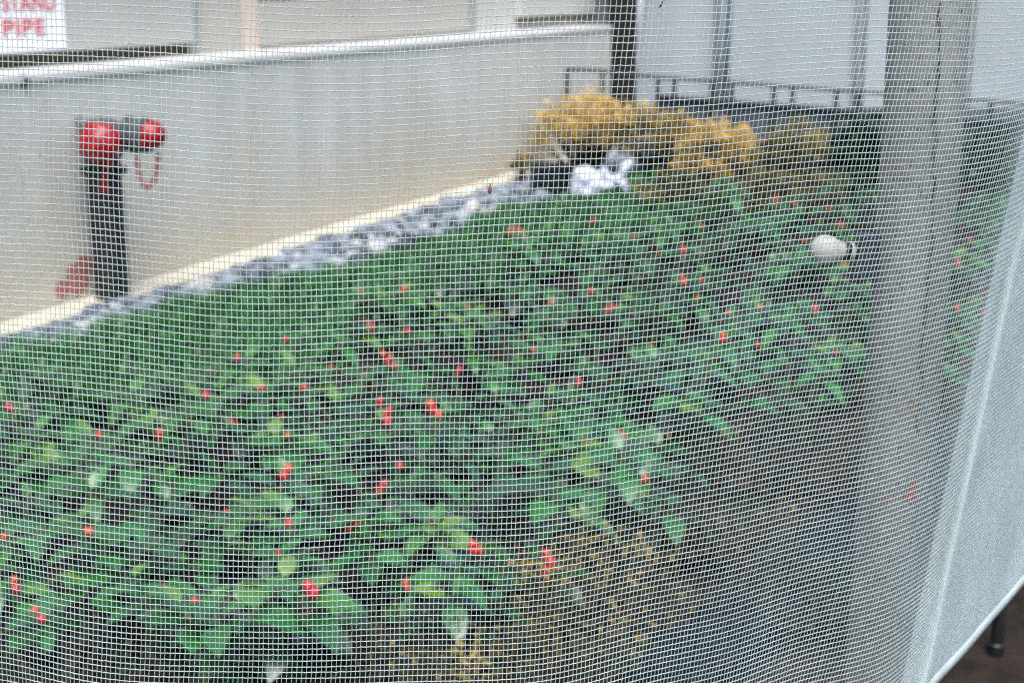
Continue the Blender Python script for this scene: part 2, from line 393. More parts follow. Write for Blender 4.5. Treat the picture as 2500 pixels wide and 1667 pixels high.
# dark anchor plate high on the wall and red spray mark at its foot
a_, z_ = on_wall(55, 196, 0); mb = MB()
mb.lathe([(0, .024), (.008, .024), (.010, .012), (.022, .011), (.022, 0)], wp(a_, .001, z_), (wn[0], wn[1], 0), 14)
local(mb.build('anchor_bolt', M['grey_iron'], wall))
mb = MB()
for k, (px, py, r) in enumerate(((195, 665, .075), (182, 688, .055), (150, 705, .04), (205, 640, .035))):
    a_, z_ = on_wall(px, py, 0); V = [wp(a_, .0035+.0006*k, z_)]
    for i in range(20):
        rr = r*random.uniform(.65, 1.1); V.append(wp(a_+rr*math.cos(i*.314), .0035+.0006*k, z_+rr*.9*math.sin(i*.314)))
    mb.add(V, [(0, 1+i, 1+(i+1) % 20) for i in range(20)])
local(mb.build('paint_mark', M['red_stain'], wall, False))
# narrow cream ledge at the foot
mb = MB()
for i in range(9):
    a = A0+i*1.5; wbox(mb, a, min(a+1.494, A_END), .005, .155, -.04, .035+random.uniform(-.002, .002), .008)
tag(mb.build('ledge', M['ledge'], None, False), kind='structure')

bld = tag(empty('building', tuple(wp(0, -.3, 0))), 'beige clad building rising behind the low concrete wall', 'building')
OFF = -.275
mb = MB(); wbox(mb, A0, A_END+.02, OFF, OFF-3.5, -.05, 3.6); local(mb.build('wall', M['facade'], bld, False))
def fx(px, py, off=OFF): return on_wall(px, py, off)
# pale panel at left, its lower edge proud of a dark gap
aL = fx(452, 60)[0]
zb = fx(0, 137)[1]; zb2 = fx(440, 104)[1]; zb = (zb+zb2)/2
mb = MB(); wbox(mb, A0+.02, aL, OFF+.001, OFF+.045, zb, 3.4, .004); local(mb.build('cladding_panel', M['panel'], bld, False))
mb = MB(); wbox(mb, aL+.003, aL+.055, OFF+.001, OFF+.030, zb, 3.4); local(mb.build('joint_strip', M['trim_grey'], bld, False))
mb = MB(); wbox(mb, A0+.02, aL, OFF+.001, OFF+.012, zt-.02, zb-.001); local(mb.build('gap_shade_strip', M['gap_shade'], bld, False))  # dark strip paints in the shade below the panel
aP = fx(590, 50)[0]; aP2 = fx(625, 50)[0]
mb = MB(); wbox(mb, aP, aP2, OFF+.001, OFF+.010, zt-.02, 3.4); local(mb.build('sealant_strip', M['peach'], bld, False))
aM = fx(1140, 30)[0]; aM2 = fx(1156, 30)[0]
mb = MB()
for k in range(12):
    z0 = zt+.015+k*.21; wbox(mb, aP2+.01, aM-.004, OFF+.001, OFF+.016, z0, z0+.195, .008)
local(mb.build('siding', M['facade'], bld, False))
mb = MB(); wbox(mb, aM, aM2, OFF+.001, OFF+.020, zt-.02, 3.4); local(mb.build('joint_strip', M['trim_grey'], bld, False))
mb = MB(); wbox(mb, aM2+.002, A_END+.015, OFF+.001, OFF+.012, zt-.02, 3.4); local(mb.build('cladding_panel', M['panel_white'], bld, False))
a0 = fx(1272, 50, OFF+.05)[0]; a1 = fx(1452, 38, OFF+.05)[0]; zq = (fx(1272, 44, OFF+.05)[1]+fx(1452, 33, OFF+.05)[1])/2
mb = MB(); wbox(mb, a0, a1, OFF+.013, OFF+.05, zq, zq+1.1, .004); local(mb.build('window_board', M['panel_white'], bld, False))
mb = MB(); wbox(mb, a0, a1, OFF+.013, OFF+.053, zq-.032, zq-.001); local(mb.build('gap_shade_strip', M['gap_shade'], bld, False))  # shaded underside of the board, painted as a dark strip

# STAND PIPE sign on the pale panel
so = OFF+.046
s0 = fx(-36, 60, so)[0]; s1 = fx(156, 60, so)[0]; sz0 = (fx(0, 131, so)[1]+fx(156, 120, so)[1])/2; sz1 = fx(60, -70, so)[1]
sign = tag(empty('sign', tuple(wp((s0+s1)/2, so, sz0))), 'white board lettered STAND PIPE in red on the pale panel', 'sign')
mb = MB(); wbox(mb, s0, s1, so, so+.008, sz0, sz1, .003); local(mb.build('sign_board', M['sign'], sign, False))
def lettering(body, cpx, base_px, top_px, wpx):
    cu = bpy.data.curves.new('lettering', 'FONT'); cu.body = body; cu.align_x = 'CENTER'; cu.extrude = .0015
    cu.space_character = 1.08; cu.offset = .014
    tmp = bpy.data.objects.new('tmp', cu); COL.objects.link(tmp)
    bpy.context.view_layer.update()
    me = bpy.data.meshes.new_from_object(tmp.evaluated_get(bpy.context.evaluated_depsgraph_get()))
    bpy.data.objects.remove(tmp); bpy.data.curves.remove(cu)
    V = np.array([v.co for v in me.vertices]); wv = V[:, 0].max()-V[:, 0].min(); hv = V[:, 1].max()-V[:, 1].min()
    ca, zb_ = fx(cpx, base_px, so+.009); _, zt_ = fx(cpx, top_px, so+.009)
    aw = fx(cpx+wpx/2, base_px, so+.009)[0]-fx(cpx-wpx/2, base_px, so+.009)[0]
    cx = (V[:, 0].max()+V[:, 0].min())/2
    for v in me.vertices:
        a = ca+(v.co.x-cx)/wv*aw; z = zb_+(v.co.y-V[:, 1].min())/hv*(zt_-zb_)
        v.co = Vector(wp(a, so+.0105+v.co.z, z))
    me.materials.append(M['sign_red'])
    o = bpy.data.objects.new('lettering', me); COL.objects.link(o); o.parent = sign; local(o)
lettering('STAND', 72, 27, -15, 130)
lettering('PIPE', 61, 88, 47, 102)

# ------------------------------------------------------------------ standpipe
B = ground(277, 748); B[2] = 0
zc_pipe = B[1]*CP+H*SP
px2m = zc_pipe/FPX
sp = tag(empty('standpipe', tuple(B)), 'black standpipe with two red caps standing before the concrete wall', 'standpipe')
def spz(py, px=255): return at(px, py, B[1])[2]
pr = 41*px2m
zt_pipe = spz(372)
mb = MB(); mb.lathe([(-.05, pr), (zt_pipe-.02, pr), (zt_pipe, pr*.97)], B, (0, 0, 1), 28)
local(auto_smooth(mb.build('pipe', M['black_iron'], sp)))
mb = MB(); fz = zt_pipe-.075
mb.lathe([(0, pr*.98), (0, pr*1.22), (.016, pr*1.22), (.018, pr*1.0)], B+np.array([0, 0, fz]), (0, 0, 1), 28)
for k in range(8):
    q = k*math.pi/4+.2; mb.lathe([(-.004, .008), (.022, .020), (.022, 0)], B+np.array([pr*1.1*math.cos(q), pr*1.1*math.sin(q), fz]), (0, 0, 1), 6)
local(auto_smooth(mb.build('flange', M['black_iron'], sp)))
hc = B+np.array([0, 0, spz(335)]); hc[0] += .004
mb = MB()
mb.lathe([(-.075, pr*1.0), (-.06, pr*1.18), (.0, pr*1.22), (.04, pr*1.15), (.062, pr*.75), (.068, 0)], hc, (0, 0, 1), 28)
# right hand branch
d2 = np.array([.86, -.42, .10]); d2 /= np.linalg.norm(d2)
RC = at(366, 330, B[1]-.06)
p0 = hc+np.array([.0, .01, 0])
L2 = np.linalg.norm(RC-p0)
d2 = (RC-p0)/L2
mb.lathe([(0, .055), (L2*.55, .052), (L2*.62, .062), (L2*.95, .062), (L2*.98, .05)], p0, d2, 24)
local(auto_smooth(mb.build('valve_body', M['grey_iron'], sp)))
mb = MB(); mb.lathe([(0, .03), (.03, .03), (.035, .012), (.06, .012), (.062, 0)], hc+np.array([-.055, .02, .02]), (-.5, .3, .55), 12)
local(auto_smooth(mb.build('valve_stem', M['grey_iron'], sp)))
mb = MB(); mb.lathe([(0, .018), (.03, .018), (.032, 0)], hc+np.array([.10, -.01, .045]), (0, 0, 1), 10); local(auto_smooth(mb.build('bolt', M['grey_iron'], sp)))
def cap(origin, axis, r, length, lugs):
    ax = np.array(axis, float); ax /= np.linalg.norm(ax)
    mb = MB(); mb.lathe([(-.2*length, r*.99), (0, r), (.38*length, r), (.44*length, r*.9), (.72*length, r*.78), (.92*length, r*.5), (length, r*.12), (length, 0)], origin, ax, 28)
    ref = np.array([0, 0, 1.]); a = np.cross(ax, ref); a /= np.linalg.norm(a); b_ = np.cross(ax, a)
    for k in range(lugs):
        q = 2*math.pi*(k+.25)/lugs; dd = a*math.cos(q)+b_*math.sin(q)
        c0 = np.array(origin)+ax*.18*length+dd*r*.9
        mb.lathe([(0, r*.16), (r*.28, r*.15), (r*.32, r*.08), (r*.33, 0)], c0, dd, 10)
    mb.lathe([(0, r*.2), (.10*length, r*.18), (.16*length, r*.08), (.16*length, 0)], np.array(origin)+ax*length*.98, ax, 10)
    return local(auto_smooth(mb.build('red_cap', M['red_cap'], sp)))
fc = at(247, 348, B[1]-.10)
d1 = np.array([-.10, -.93, -.16])
mb = MB(); mb.lathe([(0, .060), (.10, .062), (.10, 0)], hc, fc-hc, 24); local(mb.build('outlet', M['black_iron'], sp))
cap(fc, d1, 47*px2m, .075, 4)
cap(RC+d2*.0, d2+np.array([.25, -.55, .02]), 33*px2m, .06, 3)
def links(pts, ln, r):
    """chain links along a polyline"""
    pts = np.asarray(pts); seg = np.linalg.norm(np.diff(pts, axis=0), axis=1); cum = np.r_[0, np.cumsum(seg)]
    n = int(cum[-1]/ln); mb = MB()
    for i in range(n):
        s_ = (i+.5)/n*cum[-1]; k = min(np.searchsorted(cum, s_)-1, len(seg)-1); f = (s_-cum[k])/seg[k]
        c = pts[k]*(1-f)+pts[k+1]*f; t = (pts[k+1]-pts[k])/seg[k]
        u = np.cross(t, [.3, 1, .1] if i % 2 else [1, .2, .4]); u /= np.linalg.norm(u)
        ring = [c+t*ln*.72*math.cos(q)+u*ln*.42*math.sin(q) for q in np.linspace(0, 2*math.pi, 10, endpoint=False)]
        mb.tube(ring, r, 5, closed=True)
    return mb
loop = []
for q in np.linspace(0, 1, 24):
    ang = math.pi*(1+q)
    loop.append(at(360+26*math.cos(ang), 376-80*math.sin(ang)*1.0, B[1]-.05))
local(links(loop, .020, .0042).build('chain', M['red_chain'], sp))
loop = [at(255+2*math.sin(k*.6), 388+k*8, B[1]-pr-.012) for k in range(11)]
local(links(loop, .024, .0075).build('chain', M['red_cap'], sp))

# ------------------------------------------------------------------ far end: dark block for the shaded gap, tent, low fence
YT = float(wp(A_END, 0, 0)[1])
YP = YT+.15
pa = at(1490, 100, YP); pb = at(1541, 100, YP)
mb = MB(); mb.box(((pa[0]+pb[0])/2+.02, YP+.15, 1.4), (pb[0]-pa[0]+.05, .2, 2.9), None, .012)  # block added to fill the gap, coloured like its deep shade
tag(mb.build('shaded_gap_block', M['wall_end_shade'], None, False), 'dark block standing for the shaded gap between the concrete wall and white tent', 'post')
YE = YP+.55
tent = tag(empty('tent', (at(1900, 200, YE)[0], YE, 0)), 'white fabric tent wall behind the black metal fence', 'tent')
def curtain(x0, x1, y, z0, z1, waves, amp, n=70, skew=0.0):
    V = []; F = []; nz = 12; ph = random.uniform(0, 6)
    for i in range(n):
        for j in range(nz):
            s_, t_ = i/(n-1), j/(nz-1)
            yy = y+amp*math.sin(s_*waves*6.28+ph)
            V.append((x0+(x1-x0)*s_+skew*(t_-.5), yy, z0+(z1-z0)*t_))
    for i in range(n-1):
        for j in range(nz-1):
            a = i*nz+j; F.append((a, a+nz, a+nz+1, a+1))
    return V, F
xs = [at(px, 100, YE)[0] for px in (1536, 1752, 2097, 2380, 2900)]
for k in range(4):
    V, F = curtain(xs[k]+.012, xs[k+1]-.012, YE+.05, .15, 2.5, 2, .008)
    o = mesh_obj('fabric_panel', V, F, M['tent'], tent); local(o)
for k, px in enumerate((1763, 2097)):
    x = at(px, 100, YE)[0]; mb = MB(); mb.tube([(x-.012, YE-.01, 0), (x-.012, YE-.01, 2.55)], .035 if k == 0 else .012, 12); local(mb.build('tent_pole', M['tent_pole'], tent))
    mb = MB(); mb.tube([(x+.042, YE-.01, 0), (x+.042, YE-.01, 2.5)], .016 if k == 0 else .010, 8); local(mb.build('seam', M['tent_seam'], tent))
# drawn-back flap at the left edge of the tent
V = []; F = []
for i in range(16):
    for j in range(16):
        s_, t_ = i/15, j/15; z = .55+t_*1.5
        wdt = .05+.26*max(0, t_-.12)**1.1
        x = at(1543, 100, YE-.1)[0]+wdt*s_; V.append((x, YE-.08+.02*math.sin(s_*14), z))
for i in range(15):
    for j in range(15):
        a = i*16+j; F.append((a, a+16, a+17, a+1))
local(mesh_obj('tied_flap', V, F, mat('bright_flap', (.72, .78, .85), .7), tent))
mb = MB(); mb.box((xs[2], YE-.0, .11), (xs[4]-xs[0], .06, .22)); local(mb.build('ground_sill', M['slate_panel'], tent, False))

YF = YT-.75
fpts = [(1384, 168), (1471, 172), (1607, 188), (1647, 190), (1739, 196), (1788, 200), (1890, 208), (1936, 211), (2043, 219), (2097, 223), (2240, 233), (2330, 240), (2420, 246), (2520, 253)]
def fY(px): return YF-(px-1384)*.00062
fence = tag(empty('metal_fence', tuple(at(1800, 300, fY(1800)))), 'black low metal fence of paired posts and two rails before the tent', 'fence')
fence.location.z = 0
for px, py in fpts:
    P = at(px, py, fY(px)); mb = MB(); mb.box((P[0], P[1], P[2]/2), (.026, .026, P[2]), None, .003)
    local(mb.build('fence_post', M['black_metal'], fence, False))
top = [at(px, py+2, fY(px)) for px, py in fpts]
mb = MB(); mb.tube(top, .011, 8); local(mb.build('rail', M['black_metal'], fence))
low = [at(px, py+50, fY(px)) for px, py in fpts[2:]]
mb = MB(); mb.tube(low, .017, 8); local(mb.build('rail', M['black_metal'], fence))
mb = MB()
low2 = [at(px, py+85, fY(px)+.02) for px, py in fpts[2:]]
low1 = [at(px, py+56, fY(px)+.02) for px, py in fpts[2:]]
V = [tuple(p) for p in low1]+[(p[0], p[1], .04) for p in low1]; n = len(low1)
V2 = [(x, y+.012, z) for x, y, z in V]
F = [(i, i+1, n+i+1, n+i) for i in range(n-1)]+[(2*n+i, 3*n+i, 3*n+i+1, 2*n+i+1) for i in range(n-1)]+[(i, 2*n+i, 2*n+i+1, i+1) for i in range(n-1)]
local(mesh_obj('infill_panel', V+V2, F, M['slate_panel'], fence, False))

# ------------------------------------------------------------------ foliage builders
def leaf_shape(L, Wd, fold, droop, tip=1.0, nl=6):
    """a leaf along +x, folded on its midrib, drooping; returns V, F"""
    V = []; F = []
    for i in range(nl):
        t = i/(nl-1); wv = Wd*.5*(math.sin(math.pi*min(1, t**.8))**.75 if 0 < t < 1 else .03)
        x = L*t*(1-.12*droop*t); z = -droop*L*t*t*.55
        V += [(x, -wv, z+fold*wv), (x, 0, z), (x, wv, z+fold*wv)]
    for i in range(nl-1):
        for j in range(2):
            a = i*3+j; F.append((a, a+3, a+4, a+1))
    return np.array(V), F
def rot(az, el, roll=0):
    return np.array((Matrix.Rotation(az, 3, 'Z') @ Matrix.Rotation(-el, 3, 'Y') @ Matrix.Rotation(roll, 3, 'X')))
def broad_plant(seed, nrib, tone_shift):
    """several shoots, each ending in a loose rosette of broad leaves"""
    rd = random.Random(seed); fol = MB(); stm = MB(); tips = []
    for b in range(nrib):
        az = b*2.4+rd.uniform(-.4, .4); lean = rd.uniform(.04, .13); hh = rd.uniform(.09, .22)
        top = np.array([math.cos(az)*lean, math.sin(az)*lean, hh])
        stm.tube([(0, 0, -.02), tuple(top*.55+np.array([0, 0, .01])), tuple(top)], [.0055, .0045, .003], 6)
        n = rd.randint(5, 7); big = rd.uniform(.85, 1.15); a0 = rd.uniform(0, 6.28); tilt = rd.uniform(-.35, .35)
        for k in range(n):
            a2 = a0+k*2.4+rd.uniform(-.25, .25); ring = k/(n-1)
            el = .05+.55*(1-ring)*0+.6*ring**2+tilt*math.cos(a2-az)+rd.uniform(-.2, .2)
            L = rd.uniform(.068, .098)*big*(1-.45*ring**2); Wd = L*rd.uniform(.50, .64)
            V, F = leaf_shape(L, Wd, rd.uniform(.08, .4), rd.uniform(.25, .9))
            V = V+np.array([.010, 0, 0]); V = V@rot(a2, el, rd.uniform(-.35, .35)).T+top*(.86+.14*ring)
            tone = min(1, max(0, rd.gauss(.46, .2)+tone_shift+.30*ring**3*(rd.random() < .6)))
            fol.add(V, F, tone)
        for k in range(rd.randint(2, 4)):            # older leaves lower on the shoot
            t = rd.uniform(.35, .7); a2 = rd.uniform(0, 6.28); L = rd.uniform(.05, .085)
            V, F = leaf_shape(L, L*.55, .2, rd.uniform(.4, 1))
            V = V@rot(a2, rd.uniform(-.3, .3), rd.uniform(-.5, .5)).T+top*t
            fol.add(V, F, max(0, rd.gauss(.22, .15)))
        tips.append(top)
    return fol, stm, tips
def sphere_v(c, r, n=8):
    V = []; F = []
    for i in range(n+1):
        th = math.pi*i/n
        for k in range(n+2):
            q = 2*math.pi*k/(n+2); V.append((c[0]+r*math.sin(th)*math.cos(q), c[1]+r*math.sin(th)*math.sin(q), c[2]+r*math.cos(th)*1.08))
    m = n+2
    for i in range(n):
        for k in range(m):
            F.append((i*m+k, (i+1)*m+k, (i+1)*m+(k+1) % m, i*m+(k+1) % m))
    return V, F

def inpoly(x, y, poly):
    c = False; j = len(poly)-1
    for i in range(len(poly)):
        if (poly[i][1] > y) != (poly[j][1] > y) and x < (poly[j][0]-poly[i][0])*(y-poly[i][1])/(poly[j][1]-poly[i][1])+poly[i][0]: c = not c
        j = i
    return c

# ---- broad-leaved berry plants, in loose rows across the bed
BZ = [(-260, 960), (0, 925), (350, 895), (620, 850), (900, 735), (1120, 640), (1330, 585), (1520, 520), (1700, 455), (1900, 440), (2700, 430),
      (2700, 800), (2250, 900), (1900, 990), (1760, 1080), (1640, 1180), (1450, 1260), (1320, 1400), (1180, 1560), (900, 1560), (700, 1640), (420, 1500), (0, 1430), (-260, 1400)]
kinds = []   # prototypes: (foliage mesh, stem mesh, tips)
for i in range(7):
    kinds.append(broad_plant(100+i, 5+i % 3, (-.10, .0, .08, -.04, .12, .04, -.02)[i]))
words = ('dark green', 'mid green', 'fresh green', 'dark green', 'yellowish green', 'mid green', 'mid green')
ordn = ['first', 'second', 'third', 'fourth', 'fifth', 'sixth', 'seventh', 'eighth', 'ninth', 'tenth', 'eleventh', 'twelfth', 'thirteenth', 'fourteenth', 'fifteenth', 'sixteenth', 'seventeenth', 'eighteenth', 'nineteenth', 'twentieth']
protos = {}
def proto_mesh(k):
    if k not in protos:
        fol, stm, tips = kinds[k]
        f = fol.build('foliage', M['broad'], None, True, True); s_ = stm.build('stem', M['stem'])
        protos[k] = (f.data, s_.data); bpy.data.objects.remove(f); bpy.data.objects.remove(s_)
    return protos[k]
bme = {}
for nm, mt in (('red', M['red_berry']), ('orange', M['orange_berry'])):
    V, F = sphere_v((0, 0, 0), .0088); o = mesh_obj('berry', V, F, mt); bme[nm] = o.data; bpy.data.objects.remove(o)
rowY = 1.62; row = 0; plants = []
while rowY < 6.6:
    x = -2.6+random.uniform(0, .2); line = []
    step = .225+.012*row*.6
    while x < 3.6:
        y = rowY+random.uniform(-.045, .045); px, py = project((x, y, .15))
        if inpoly(px, py, BZ): line.append((x, y))
        x += step*random.uniform(.85, 1.2)
    if line:
        plants.append(line); row += 1
    rowY += .20+.012*row
for r_, line in enumerate(plants):
    for c_, (x, y) in enumerate(line):
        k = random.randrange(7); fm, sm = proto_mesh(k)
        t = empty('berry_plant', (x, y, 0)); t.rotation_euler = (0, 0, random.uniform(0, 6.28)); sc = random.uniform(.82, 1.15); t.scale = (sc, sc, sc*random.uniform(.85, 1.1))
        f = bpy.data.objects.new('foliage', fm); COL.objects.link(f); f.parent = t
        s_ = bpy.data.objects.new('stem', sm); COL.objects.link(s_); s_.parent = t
        nb = random.choice((0, 0, 1, 1, 1, 2, 2)); tips = list(kinds[k][2]); random.shuffle(tips)
        for tp in tips[:nb]:
            for q in range(random.choice((1, 1, 2, 3))):
                b = bpy.data.objects.new('berry', bme[random.choice(('red', 'red', 'orange'))]); COL.objects.link(b); b.parent = t
                b.location = Vector(tp)+Vector((random.uniform(-.012, .012), random.uniform(-.012, .012), .010+.010*q)); zz = random.uniform(.8, 1.15); b.scale = (zz, zz, zz)
        what = 'berry plant' if nb else 'leafy plant without berries'
        lab = f'{words[k]} {what}, {ordn[min(c_, 19)]} from left in the {ordn[min(r_, 19)]} row from the front'
        tag(t, lab, 'plant', 'broad-leaved plants filling the bed')
print('PLANTS', sum(len(l) for l in plants), 'rows', len(plants))

# ---- mondo grass ground cover at the back of the bed (a mass nobody could count)
GZ = [(-260, 900), (0, 830), (200, 800), (330, 755), (430, 725), (650, 680), (900, 630), (1080, 575), (1200, 500), (1380, 475), (1500, 440), (1560, 400), (1640, 420), (1760, 450), (1800, 470),
      (1700, 520), (1520, 580), (1330, 640), (1120, 700), (900, 800), (620, 910), (350, 960), (0, 1000), (-260, 1040)]
gV = []; gF = []; gA = []; n0 = 0
cl = 0
while cl < 1900:
    px, py = random.uniform(-260, 1800), random.uniform(395, 1040)
    if not inpoly(px, py, GZ): continue
    # choose evenly on the ground: accept with the ground area one pixel covers
    g = ground(px, py, .07); dist = g[1]
    if random.random() > min(1, (dist/5.2)**3): continue
    cl += 1; tone_c = random.gauss(.54, .16)
    for b in range(random.randint(16, 22)):
        az = random.uniform(0, 6.28); L = random.uniform(.07, .145); out = random.uniform(.25, .75)*L; up = math.sqrt(max(.0001, L*L-out*out))*random.uniform(.75, 1)
        bw = random.uniform(.0032, .006); ca, sa = math.cos(az), math.sin(az)
        bx, by = g[0]+random.uniform(-.035, .035), g[1]+random.uniform(-.035, .035)
        for i, t in enumerate((0, .4, .75, 1)):
            o_ = out*t**1.6; z = up*(t-.38*t**3)*1.25; wv = bw*(1-t*t*.85)
            gV += [(bx+ca*o_-sa*wv, by+sa*o_+ca*wv, z), (bx+ca*o_+sa*wv, by+sa*o_-ca*wv, z)]
        for i in range(3):
            a = n0+i*2; gF.append((a, a+1, a+3, a+2))
        gA += [min(1, max(0, tone_c+random.gauss(0, .13)))]*3
        n0 += 8
gc = mesh_obj('grass', gV, gF, M['grass'], None, True, {'tone': gA})
tag(gc, 'dense dark green strap-leaved grass along the gravel strip', 'grass', kind='stuff')

# ---- gravel strip between the ledge and the grass
sV = []; sF = []; sA = []; n0 = 0
import bmesh
bm = bmesh.new(); bmesh.ops.create_icosphere(bm, subdivisions=1, radius=1); bm.verts.index_update()
iv = np.array([v.co for v in bm.verts]); iF = [tuple(v.index for v in f.verts) for f in bm.faces]; bm.free()
for i in range(1500):
    a = random.uniform(-1.2, A_END+.2); off = .165+abs(random.gauss(0, .17)); r_ = random.uniform(.020, .052)
    if random.random() < .12: r_ *= 1.4
    if off > .62: continue
    p = wp(a, off, random.uniform(.0, .022))
    v = iv*(1+rng.uniform(-.25, .25, (len(iv), 1)))*r_*np.array([random.uniform(.8, 1.3), random.uniform(.8, 1.3), random.uniform(.5, .8)])
    v = v@rot(random.uniform(0, 6.28), random.uniform(-.4, .4)).T+p
    sV.append(v); sF += [tuple(k+n0 for k in f) for f in iF]; sA += [min(1, max(0, random.gauss(.5, .3)))]*len(iF); n0 += len(v)
tag(mesh_obj('gravel', np.vstack(sV), sF, M['gravel'], None, False, {'tone': sA}), 'blue grey gravel strip along the foot of the wall', 'gravel', kind='stuff')

# ---- clumpy shrubs
def shrub(name, label, loc, rx, ry, h, m, nclump, nleaf, lsize, seed, tone=(.55, .2), lowtone=0., stemcol='twig', group=None, low=.25):
    rd = random.Random(seed); root = tag(empty(name, loc), label, 'shrub', group)
    fol = MB(); br = MB()
    for c in range(nclump):
        az = rd.uniform(0, 6.28); rr = math.sqrt(rd.random()); 
        zt_ = h*(low+(1-low)*rd.random()**.6)*(1-.35*rr*rr); cx, cy = rx*rr*math.cos(az), ry*rr*math.sin(az)
        br.tube([(cx*.15, cy*.15, 0), (cx*.6, cy*.6, zt_*.5), (cx, cy, zt_)], [.008, .005, .002], 5)
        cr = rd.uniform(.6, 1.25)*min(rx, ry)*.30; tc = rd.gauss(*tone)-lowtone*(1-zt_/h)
        for k in range(nleaf):
            d = np.array([rd.gauss(0, 1), rd.gauss(0, 1), rd.gauss(0, .8)]); d = d/np.linalg.norm(d)*cr*rd.random()**.45
            L = lsize*rd.uniform(.6, 1.3); V, F = leaf_shape(L, L*.5, .2, .4, nl=3)
            V = V@rot(math.atan2(d[1], d[0])+rd.uniform(-.8, .8), rd.uniform(-.2, 1.2), rd.uniform(-1, 1)).T+np.array([cx, cy, zt_])+d
            V[:, 2] = np.maximum(V[:, 2], .004)
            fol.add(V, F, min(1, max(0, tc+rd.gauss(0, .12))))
    fol.build('foliage', m, root, True, True); br.build('branch', M[stemcol], root)
    return root
def base(px, py): g = ground(px, py); return (g[0], g[1], 0)
def shrub_px(name, label, pxl, pxr, pytop, Y, **kw):
    """width and top measured on the photograph at distance Y"""
    l, r_ = at(pxl, pytop, Y), at(pxr, pytop, Y); rx = (r_[0]-l[0])/2
    h = l[2]*.5+r_[2]*.5
    return shrub(name, label, ((l[0]+r_[0])/2, Y, 0), rx*.9, rx*.75 if 'ry' not in kw else kw.pop('ry'), max(h, .15)/1.06, **kw)
YB = YF-.75
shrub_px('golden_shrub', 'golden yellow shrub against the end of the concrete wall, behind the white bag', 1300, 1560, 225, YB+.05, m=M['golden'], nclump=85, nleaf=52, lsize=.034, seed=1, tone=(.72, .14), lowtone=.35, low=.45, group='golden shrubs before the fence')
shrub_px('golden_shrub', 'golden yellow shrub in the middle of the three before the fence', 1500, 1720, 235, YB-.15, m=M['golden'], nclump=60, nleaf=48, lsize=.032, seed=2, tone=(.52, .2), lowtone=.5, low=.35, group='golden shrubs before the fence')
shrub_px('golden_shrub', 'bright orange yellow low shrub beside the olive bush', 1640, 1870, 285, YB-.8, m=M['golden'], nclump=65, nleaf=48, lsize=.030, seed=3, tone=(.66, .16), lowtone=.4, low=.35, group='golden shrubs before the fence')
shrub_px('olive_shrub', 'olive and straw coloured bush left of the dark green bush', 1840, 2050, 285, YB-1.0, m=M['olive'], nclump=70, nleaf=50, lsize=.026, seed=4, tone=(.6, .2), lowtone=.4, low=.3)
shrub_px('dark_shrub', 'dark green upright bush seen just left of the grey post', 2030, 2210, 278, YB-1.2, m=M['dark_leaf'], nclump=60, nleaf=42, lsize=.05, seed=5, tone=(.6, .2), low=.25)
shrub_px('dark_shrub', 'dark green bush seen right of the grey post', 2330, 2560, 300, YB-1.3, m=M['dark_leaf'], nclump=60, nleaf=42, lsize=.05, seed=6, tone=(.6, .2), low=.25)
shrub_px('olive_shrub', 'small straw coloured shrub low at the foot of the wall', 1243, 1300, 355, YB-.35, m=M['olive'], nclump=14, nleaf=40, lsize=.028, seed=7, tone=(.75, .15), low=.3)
# dim evergreens between the golden shrubs and the berry plants
shrub_px('dark_shrub', 'dark low evergreen under the golden shrubs, right of the white bag', 1540, 1760, 420, YB-1.35, m=M['olive'], nclump=40, nleaf=40, lsize=.03, seed=8, tone=(.25, .2), low=.15)
shrub_px('dark_shrub', 'dark low evergreen in front of the olive bush', 1800, 2080, 405, YB-1.7, m=M['olive'], nclump=50, nleaf=40, lsize=.03, seed=9, tone=(.3, .22), low=.15)
# near, along the kerb
def near_shrub(name, label, px, py, r, h, m, **kw):
    g = ground(px, py); return shrub(name, label, (g[0], g[1], 0), r, r*.8, h, m, **kw)
JG = 'bronzed junipers along the kerb'
J = dict(nclump=52, nleaf=60, lsize=.012, low=.15)
near_shrub('juniper', 'bronze tipped juniper at the bottom centre, spilling over the kerb', 1400, 1560, .20, .19, M['juniper'], seed=21, tone=(.50, .28), group=JG, **J)
near_shrub('juniper', 'bronze tipped juniper at the bottom edge, left of the largest bronze one', 1090, 1700, .22, .13, M['juniper'], seed=22, tone=(.42, .26), group=JG, **J)
near_shrub('juniper', 'brownish juniper at bottom right, nearest the kerb corner', 1330, 1790, .2, .16, M['juniper'], seed=23, tone=(.42, .26), group=JG, **J)
near_shrub('juniper', 'dull brown juniper left of the grey post, below the berry plants', 1890, 1190, .26, .15, M['juniper'], seed=24, tone=(.26, .24), group=JG, **J)
near_shrub('juniper', 'dark green juniper between the two bronzed ones by the kerb', 1680, 1370, .22, .14, M['juniper'], seed=25, tone=(.32, .2), group=JG, **J)
near_shrub('juniper', 'dark green juniper on the strip outside the kerb', 2000, 1530, .2, .08, M['juniper'], seed=28, tone=(.22, .2), group=JG, **J)
near_shrub('juniper', 'dark green juniper in the bottom left corner', 130, 1740, .27, .12, M['juniper'], seed=26, tone=(.25, .16), group=JG, **J)
near_shrub('juniper', 'dark green juniper at the bottom edge, second from the left', 520, 1760, .25, .10, M['juniper'], seed=27, tone=(.28, .18), group=JG, **J)

